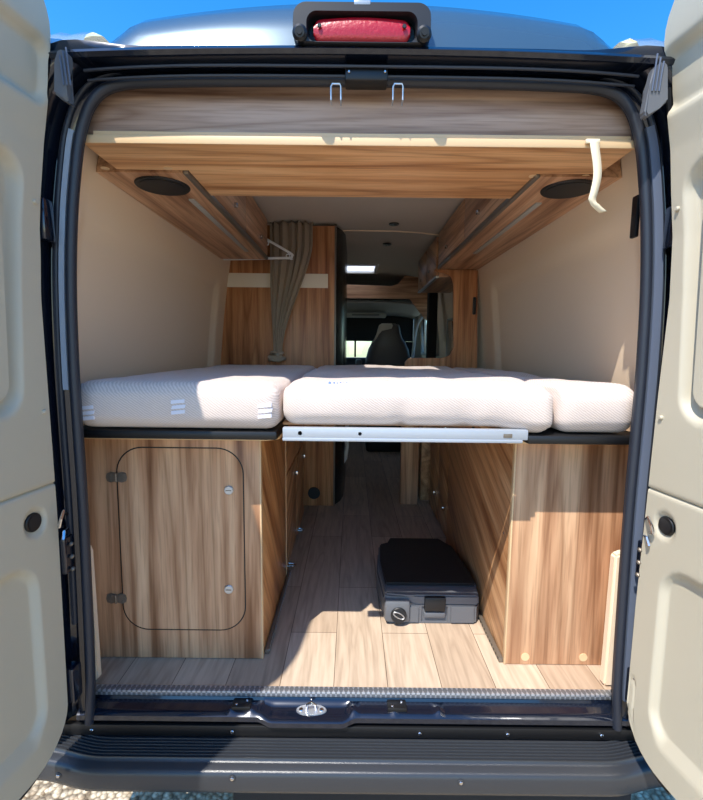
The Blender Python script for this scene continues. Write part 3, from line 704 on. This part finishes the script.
# flap door: line groove (black gap) around a rounded panel
x0, _, z1 = at(115, 447, 1.385); x1, _, z0 = at(246, 630, 1.385); x1 = -.352
def ring(o, i, y, dy, m, name, parent):
    bm = B(); rows = [[(a, y, b) for a, b in o], [(a, y-dy, b) for a, b in o], [(a, y-dy, b) for a, b in i], [(a, y, b) for a, b in i]]
    grid(bm, rows, close=True); return obj(name, bm, m, parent)
z0, z1 = .100, .712
ring(rrect(x0, x1, z0, z1, .085, 10), rrect(x0+.004, x1-.004, z0+.004, z1-.004, .081, 10), 1.3855, .0012, M['black'], 'door_gap', t)
bm = B(); prism(bm, [(a, 1.3855, b) for a, b in rrect(x0+.004, x1-.004, z0+.004, z1-.004, .081, 10)], (0, -.0015, 0))
fl = lab(obj('door', bm, M['woodZ'], t), 'flap door with rounded corners')
for py in (477, 598):
    x, y, z = at(117, py, 1.385)
    bm = B()
    for s in (-1, 1):
        prism(bm, [(x+s*.004+s*a*.026, 1.384, z+b) for a, b in ((0, .013), (.5, .017), (1, .012), (1.1, 0), (1, -.012), (.5, -.017), (0, -.013))], (0, -.004, 0))
        for b in (-.008, .008): disc(bm, (x+s*.020, 1.3805, z+b), (0, -1, 0), .0035, .002, 10)
    tube(bm, [(x, 1.378, z-.014), (x, 1.378, z+.014)], .004, 8)
    obj('hinge', bm, M['steel'], fl)
for py in (490, 589):
    x, y, z = at(229, py, 1.384); k = obj('latch', disc(B(), (x, 1.384, z), (0, -1, 0), .0145, .006, 24, bev=.002), M['alu'], fl)
    obj('latch_slot', bx(x-.009, x+.009, 1.3765, 1.3785, z-.0012, z+.0012, bev=0), M['steel'], k)

# second left cabinet with latches
t = thing('side_cabinet', 'darker wooden cabinet on the left of the aisle behind the flap-door cabinet', 'cabinet', (-.5, 1.93, 0), 'aisle cabinets')
lab(obj('edge_strip', bx(-.303, -.298, 1.925, 1.932, .002, fz, bev=.001), M['edge'], t), 'pale upright edging')
obj('carcass', bx(-.60, -.312, 1.934, 2.66, .002, fz-.002, bev=.002), M['woodDr'], t); lab(obj('top_board', bx(-.80, -.297, 1.932, 2.66, fz+.001, fz+.019), M['edge'], t), 'pale edged top board')
for a, b in ((1.936, 2.29), (2.296, 2.656)):
    for c, d in ((.03, .46), (.47, .735)):
        dd = obj('door', bx(-.312, -.300, a, b, c, d, bev=.002), M['woodDr'], t)
        obj('knob', bx(-.300, -.284, b-.06, b-.044, d-.075, d-.055, bev=.003), M['chrome'], dd)
obj('floor_latch', tube(B(), [(-.30, 1.97, .03), (-.275, 1.97, .032), (-.268, 1.985, .03), (-.275, 2.0, .028), (-.30, 2.0, .03)], .005, 8), M['chrome'], t)
obj('floor_latch', tube(B(), [(-.30, 2.38, .03), (-.280, 2.38, .032), (-.273, 2.395, .03), (-.280, 2.41, .028), (-.30, 2.41, .03)], .005, 8), M['chrome'], t)
# right cabinet
t = thing('storage_cabinet', 'right wooden bed cabinet with plain upright-grained front facing the rear', 'cabinet', (.68, 1.39, 0), 'bed cabinets')
obj('front_panel', bx(.496, .860, 1.372, 1.390, .002, fz, bev=.001), M['woodZ'], t)
sd = lab(obj('side_panel', bx(.496, .514, 1.391, 2.30, .002, fz, bev=.001), M['woodDr'], t), 'side panel with slanting grain')
lab(obj('edge_strip', bx(.494, .499, 1.371, 1.389, .002, fz, bev=.001), M['edge'], t), 'pale upright edging')
lab(obj('top_board', bx(.455, .855, 1.335, 2.66, fz+.001, fz+.019, bev=.003), M['edge'], t), 'pale edged top board')
for px in (525, 583):
    x, y, z = at(px, 659, 1.372); obj('screw_cap', disc(B(), (x, 1.372, .028), (0, -1, 0), .0135, .002, 22), M['cap'], t)
x, y, z = at(467, 443, 1.9); obj('cutout', disc(B(), (.4965, 1.86, .712), (-1, 0, 0), .018, .0015, 20, ry=.03), M['black'], sd)
obj('screw', disc(B(), (.496, 1.44, .42), (-1, 0, 0), .004, .002, 12), M['chrome'], sd)
t = thing('side_cabinet', 'dark wooden cabinet on the right of the aisle beyond the slanting-grain panel', 'cabinet', (.6, 2.30, 0), 'aisle cabinets')
obj('carcass', bx(.512, .80, 2.305, 2.84, .002, fz, bev=.002), M['woodDr'], t)
for a, b in ((2.306, 2.57), (2.575, 2.838)):
    dd = obj('door', bx(.498, .512, a, b, .03, .735, bev=.002), M['woodDr'], t)
    for z in (.60, .16): obj('knob', bx(.482, .498, a+.05, a+.066, z, z+.02, bev=.003), M['chrome'], dd)
# perforated slide rails along the cabinet feet
for s, x, y0, y1, wch in ((-1, -.298, 1.41, 1.96, 'left'), (1, .494, 1.38, 1.66, 'right')):
    t = thing('slide_rail', 'perforated metal rail on the floor along the %s cabinet foot' % wch, 'rail', (x, y0, 0), 'floor slide rails')
    a, b = sorted((x, x-s*.014)); obj('track', bx(a, b, y0, y1, .001, .016, bev=.001), M['steel'], t)
    bm = B(); n = int((y1-y0)/.022)
    for k in range(n): disc(bm, (x-s*.0142, y0+.012+k*.022, .009), (-s, 0, 0), .0045, .001, 8)
    obj('hole', bm, M['black'] if s > 0 else M['chrome'], t)
# beige wheel-box trims in the lower corners
for s in (-1, 1):
    bm = B(); P = [(.868, .002), (.785 if s < 0 else .768, .002), (.790 if s < 0 else .772, .42), (.800, .432), (.868, .435)]
    prism(bm, [(s*x, 1.275, z) for x, z in P], (0, .030, 0)); bmesh.ops.bevel(bm, geom=bm.edges[:], offset=.006, segments=2, affect='EDGES')
    struct('trim_%d' % (2 if s < 0 else 3), bm, M['beige'])

# ================================================================== BULKHEADS
YP = 2.86
t = thing('wardrobe', 'upright-grained wooden wardrobe at the far end of the bed, left of the aisle', 'wardrobe', (-.5, YP, 0))
obj('back_panel', bx(-.86, -.125, YP, YP+.018, .002, 1.775, bev=.001), M['woodW'], t)
lab(obj('edge_strip', bx(-.129, -.118, YP-.004, YP+.02, .002, 1.785, bev=.002), M['steel'], t), 'dark upright edge profile')
bm = B(); A = [(-.120, YP+.02), (-.085, YP+.10), (-.065, YP+.22), (-.060, YP+.8), (-.078, YP+.8), (-.083, YP+.22), (-.103, YP+.10), (-.137, YP+.02)]
prism(bm, [(x, y, .002) for x, y in A], (0, 0, 1.775)); lab(obj('curved_side', bm, M['dark'], t, smooth=50), 'dark glossy curved side')
x, y, z = at(314, 493, YP); obj('vent', disc(B(), (x, YP, z), (0, -1, 0), .040, .006, 28, bev=.002), M['black'], t)
xa, _, za = at(222, 287, YP); xb, _, zb_ = at(328, 274, YP)
t2 = obj('fabric_strip', bx(-.80, xb, YP-.003, YP, za, zb_, bev=.001), M['strip'], t); lab(t2, 'pale horizontal fabric strip')
t = tag(obj('hose', tube(B(), [(-.04, 3.3, .58), (-.048, 3.3, .42), (-.045, 3.30, .30), (-.055, 3.28, .22), (-.09, 3.25, .17), (-.13, 3.22, .14)], .014, 10), M['white']), 'white curved hose beside the wardrobe under the bed', 'hose')
# right bulkhead with rounded opening
YR = 2.92
def PR(px, py): return at(px, py, YR)
t = thing('bulkhead_panel', 'wooden divider with a rounded opening, right of the aisle beyond the bed', 'panel', (.6, YR, .75))
ol = [PR(*p) for p in ((405, 372), (405, 362), (409, 358), (443, 358), (450, 355), (453.5, 347), (453.5, 284), (451, 277), (444, 273), (437, 272))]
ol += [(.50, YR, 1.53), (.775, YR, 1.53), (.80, YR, .79), (PR(405, 372)[0], YR, .79)]
bm = B(); prism(bm, ol, (0, .02, 0)); obj('board', bm, M['woodW'], t)
bm = B(); x, y, z = PR(474, 306); obj('catch', bx(x-.010, x+.010, YR-.018, YR, z-.055, z+.055, bev=.005), M['black'], t)
t = tag(obj('support_post', bx(.315, .43, 2.90, 2.95, .002, .742, bev=.003), M['woodZ']), 'wooden post under the bed, right side of the aisle', 'post')
tag(obj('plinth', bx(.46, .85, 2.98, 4.0, .002, .70, bev=.004), M['woodDr']), 'dark wooden seat base beyond the right cabinets', 'seat base')

# ================================================================== CURTAIN, HANGER, STRAP
rows = []; ZT, ZBt = 1.780, .985
x_t0, x_t1 = at(270, 225, 2.80)[0], at(312, 225, 2.80)[0]; x_b = at(277, 352, 2.80)[0]
for k in range(41):
    f = k/40; z = ZT+(ZBt-ZT)*f; c0 = (x_t0+x_t1)/2; g = ss(.15, 1, f)
    xl = x_t0+(x_b-.022-x_t0)*ss(.5, 1, f)*1.0; xr = x_t1+(x_b+.028-x_t1)*(g**.85)
    r = []
    for j in range(91):
        u = j/90; am = .018*(1-.55*f); ph = u*math.pi*11+.8*math.sin(u*9)
        r.append((xl+(xr-xl)*u+.004*math.sin(ph*2), 2.805+am*math.sin(ph)+.01*noise.noise(Vector((u*4, f*2, 0))), z-.006*math.sin(ph)*(1 if k in (0, 40) else 0)))
    rows.append(r)
bm = B(); grid(bm, rows)
cu = thing('curtain', 'taupe curtain gathered and tied in front of the wardrobe', 'curtain', (x_b, 2.81, .95))
o = obj('drape', bm, M['taupe'], cu, smooth=80); s = o.modifiers.new('thick', 'SOLIDIFY'); s.thickness = .0025
def blob(c, n):
    return n*.012*noise.noise(c*40)
obj('gathered_hem', rbox(x_b-.055, x_b+.05, 2.775, 2.83, .945, .985, .018, .012, blob), M['taupe'], cu)
obj('tie', tube(B(), [(x_b+.034*math.cos(a), 2.805+.030*math.sin(a), .997+.004*math.sin(2*a)) for a in rng(0, 6.2832, 20)], .009, 8), M['taupe'], cu)
obj('tie_button', disc(B(), (x_b+.01, 2.775, .985), (0, -1, 0), .011, .008, 16), M['steel'], cu)
def hp(px, py): return at(px, py, 2.72)
hg = [hp(215, 259), hp(286, 258), hp(290, 259), hp(292, 256), hp(290, 253), hp(264, 238), hp(258, 236), hp(252, 240), hp(215, 254)]
bm = B(); tube(bm, smooth_path(hg, 4, closed=True)+[Vector(hg[0])], .0075, 8, cap=False)
tube(bm, [hp(264, 238), hp(263, 232), hp(262, 227)], .004, 6)
c = Vector(hp(288, 256)); tube(bm, [c+Vector((.011*math.cos(a), 0, .011*math.sin(a))) for a in rng(0, 6.2832, 12)], .003, 6, cap=False)
c = Vector(hp(266, 243)); tube(bm, [c+Vector((.016*math.cos(a), 0, .014*math.sin(a))) for a in rng(-2, 2, 10)], .004, 6)
tag(obj('clothes_hanger', bm, M['white']), 'white plastic clothes hanger beside the taupe curtain', 'hanger')
# strap
sp = [(594, 141), (595, 150), (597, 165), (597, 178), (594, 192), (592, 200), (596, 206), (603, 212)]
rows = []
for k, (px, py) in enumerate(smooth_path([(a, b, 0) for a, b in sp], 4)[i][:2] for i in range(29)):
    x, y, z = at(px, py, 1.200-.012*math.sin(k/28*3)); d = .0115-.003*(k/28); tw = .5 if k > 22 else 0
    rows.append([(x-d, y+tw*.004, z-.003*tw), (x+d, y-tw*.004, z+.003*tw)])
bm = B(); grid(bm, rows); st = thing('webbing_strap', 'cream webbing strap hanging from the right end of the overhead shelf', 'strap', (rows[0][0][0], 1.2, 1.4))
o = obj('webbing', bm, M['strap'], st); s = o.modifiers.new('t', 'SOLIDIFY'); s.thickness = .0016
x, y, z = at(594, 142, 1.205); obj('tab', bx(x-.022, x+.013, 1.199, 1.2075, z-.005, z+.006, bev=.002), M['strap'], st)

# ================================================================== TOILET CASSETTE ON THE FLOOR
t = thing('waste_cassette', 'dark grey plastic waste cassette with black lid lying on the plank floor', 'cassette', (.30, 1.63, 0))
X0, X1, Y0, Y1 = .120, .478, 1.585, 2.09
bm = B(); P = [(X0, Y0+.012), (X0+.012, Y0), (X0+.13, Y0), (X0+.13, Y0+.012), (X0+.24, Y0+.012), (X0+.24, Y0), (X1-.02, Y0), (X1, Y0+.03), (X1+.01, Y0+.10), (X1-.01, Y1-.10), (X1-.06, Y1), (X0+.05, Y1), (X0+.04, Y1-.06), (X0-.005, Y1-.07), (X0-.02, Y1-.25), (X0-.005, Y0+.05)]
prism(bm, [(x, y, .002) for x, y in P], (0, 0, .072)); bmesh.ops.bevel(bm, geom=[e for e in bm.edges], offset=.006, segments=2, affect='EDGES', clamp_overlap=True)
obj('tank', bm, M['dgrey'], t)
bm = B()
P = [(X0+.115, Y0+.004), (X1-.01, Y0+.004), (X1+.006, Y0+.10), (X1-.014, Y1-.10), (X1-.064, Y1-.004), (X0+.05, Y1-.004), (X0+.04, Y1-.064), (X0-.002, Y1-.074), (X0-.014, Y1-.25), (X0, Y0+.012), (X0+.09, Y0+.012)]
prism(bm, [(x, y, .074) for x, y in P], (0, 0, .038)); bmesh.ops.bevel(bm, geom=[e for e in bm.edges], offset=.006, segments=2, affect='EDGES', clamp_overlap=True)
obj('upper_shell', bm, M['dgrey'], t)
bm = B(); P = [(X0+.004, Y0+.07), (X1-.004, Y0+.07), (X1-.002, Y0+.12), (X1-.02, Y1-.10), (X1-.068, Y1-.01), (X0+.055, Y1-.01), (X0+.045, Y1-.07), (X0+.004, Y1-.08), (X0-.006, Y1-.25)]
prism(bm, [(x, y, .1125) for x, y in P], (0, 0, .012)); bmesh.ops.bevel(bm, geom=[e for e in bm.edges], offset=.005, segments=2, affect='EDGES', clamp_overlap=True)
lab(obj('lid', bm, M['lid'], t), 'black lid'); 
obj('handle', bx(X0+.145, X0+.225, Y0-.004, Y0+.022, .052, .108, bev=.006), M['lid'], t)
obj('handle_foot', bx(X0+.145, X0+.225, Y0+.002, Y0+.02, .024, .046, bev=.004), M['dgrey'], t)
bm = bx(X0-.004, X0+.092, Y0-.012, Y0+.04, .012, .096, bev=.012); cp = obj('spout_block', bm, M['dgrey'], t)
k = lab(obj('dial', disc(B(), (X0+.048, Y0-.012, .045), (0, -1, .12), .029, .010, 28, bev=.003), M['lid'], cp), 'round black dial')
bm = B(); c = Vector((X0+.048, Y0-.0225, .047)); 
tube(bm, [c+Vector((.022*math.cos(a)*math.cos(.5)-.009*math.sin(a)*math.sin(-.5), 0, .022*math.cos(a)*math.sin(-.5)+.009*math.sin(a)*math.cos(.5))) for a in rng(0, 6.2832, 24)], .0022, 6, cap=False)
lab(obj('spout_cap', bm, M['alu'], cp), 'pale ring on the dial')

# ================================================================== CAB
t = thing('luton_shelf', 'wooden shelf ledge above the cab with dark cubby behind', 'shelf', (0, 4.62, 1.5))
bm = B(); ol = [at(332, 298, 4.62), at(410, 299, 4.62), at(424, 318, 4.62), at(440, 330, 4.62), at(440, 262, 4.62), at(418, 262, 4.62), at(408, 272, 4.62), at(398, 284, 4.62), at(392, 286, 4.62), at(332, 284, 4.62)]
prism(bm, ol, (0, .03, 0)); obj('front_board', bm, M['woodX'], t)
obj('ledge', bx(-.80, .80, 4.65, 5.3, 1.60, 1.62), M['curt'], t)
# cab headliner
bm = B(); rows = []
for k in range(13):
    f = k/12; y = 4.66+.85*f
    rows.append([(x, y, 1.50-.07*f-.05*(abs(x)/.8)**4+.012*math.sin(f*9)) for x in rng(-.735, .735, 16)])
grid(bm, rows); o = obj('cab_headliner', bm, M['cab']); tag(o, 'grey moulded headliner over the cab seats', 'headliner'); s = o.modifiers.new('t', 'SOLIDIFY'); s.thickness = .015; s.offset = 1
t = thing('overhead_console', 'grey storage console under the cab headliner', 'console', (0, 4.9, 1.38))
obj('tray', bx(-.10, .36, 5.0, 5.2, 1.385, 1.425, bev=.01), M['cab'], t); obj('handle', bx(-.02, .28, 4.985, 5.0, 1.395, 1.41, bev=.004), M['dgrey'], t)
# blind hanging in upper windscreen, lower right piece added to darken bright glass; dashboard
tag(obj('windscreen_blind', box(bx(-.73, .73, 5.565, 5.578, 1.13, 1.455, bev=.002), .58, .73, 5.565, 5.578, .935, 1.129, bev=.002), M['curt']), 'black blind drawn down over upper windscreen, with an added dark piece at lower right', 'blind')
tag(obj('windscreen_divider', bx(.012, .035, 5.56, 5.575, .935, 1.13, bev=.002), M['black']), 'thin black upright across the bright windscreen gap', 'post')
tag(obj('dashboard', rbox(-.80, .80, 5.15, 5.56, .55, .93, .05, .08), M['lid']), 'dark dashboard under the windscreen', 'dashboard')
# seats
def seat(cx, label, pale):
    y = 4.35; t = thing('car_seat', label, 'car seat', (cx, y, 0), None)
    rows = []
    prof = [(.66, .235), (.76, .24), (.86, .23), (.95, .215), (1.03, .195), (1.09, .165), (1.14, .13), (1.19, .112), (1.235, .105), (1.262, .095), (1.275, .06), (1.279, .01)]
    bm = B()
    for z, hw in prof:
        yy = y+.02+(1.28-z)*.16; th = .075 if z < 1.1 else .055
        rows.append([(cx+hw*math.copysign(abs(math.cos(a))**.6, math.cos(a)), yy+th*math.copysign(abs(math.sin(a))**.8, math.sin(a)), z) for a in rng(0, 2*math.pi*(27/28), 27)])
    vs = grid(bm, rows, close=True); bm.faces.new(vs[0][::-1]); bm.faces.new(vs[-1])
    b = obj('backrest', bm, M['leather'], t, smooth=70)
    if pale:
        bm = B(); rr = []
        for z, xa, xb in ((1.09, -.172, -.155), (1.13, -.142, -.122), (1.17, -.123, -.10), (1.205, -.115, -.07), (1.225, -.110, .02), (1.255, -.10, .03), (1.272, -.075, .02)):
            rr.append([(cx+xa+(xb-xa)*u, y-.040+(1.28-z)*.155-.004, z) for u in rng(0, 1, 5)])
        grid(bm, rr); o = lab(obj('headrest_piping', bm, M['leatherp'], b), 'pale headrest corner trim'); s = o.modifiers.new('t', 'SOLIDIFY'); s.thickness = .01; s.offset = 0
    obj('cushion', rbox(cx-.24, cx+.24, y+.05, y+.55, .52, .66, .05, .08), M['leather'], t)
    obj('pedestal', bx(cx-.2, cx+.2, y+.1, y+.5, .002, .519, bev=.02), M['lid'], t)
    obj('armrest', rbox(cx-.315, cx-.255, y-.02, y+.30, .80, .93, .02, .05), M['leather'], t)
    return t
seat(at(389, 340, 4.35)[0], 'dark leather cab seat seen from behind, right of the aisle, pale headrest corner', True)
# right side: black pillar and door arch in the cab
t = tag(obj('cab_pillar', bx(.66, .74, 4.05, 4.15, .7, 1.66, bev=.01), M['curt']), 'black upright pillar between cab and living area, right side', 'pillar')
pts = [at(*p, 4.95) for p in ((412, 362), (414, 345), (416, 330), (420, 320), (426, 316), (431, 322), (433, 340), (433, 362))]
tag(obj('cab_door_arch', tube(B(), smooth_path(pts, 5), .016, 8), M['cab']), 'grey arched cab door surround on the right', 'door surround')
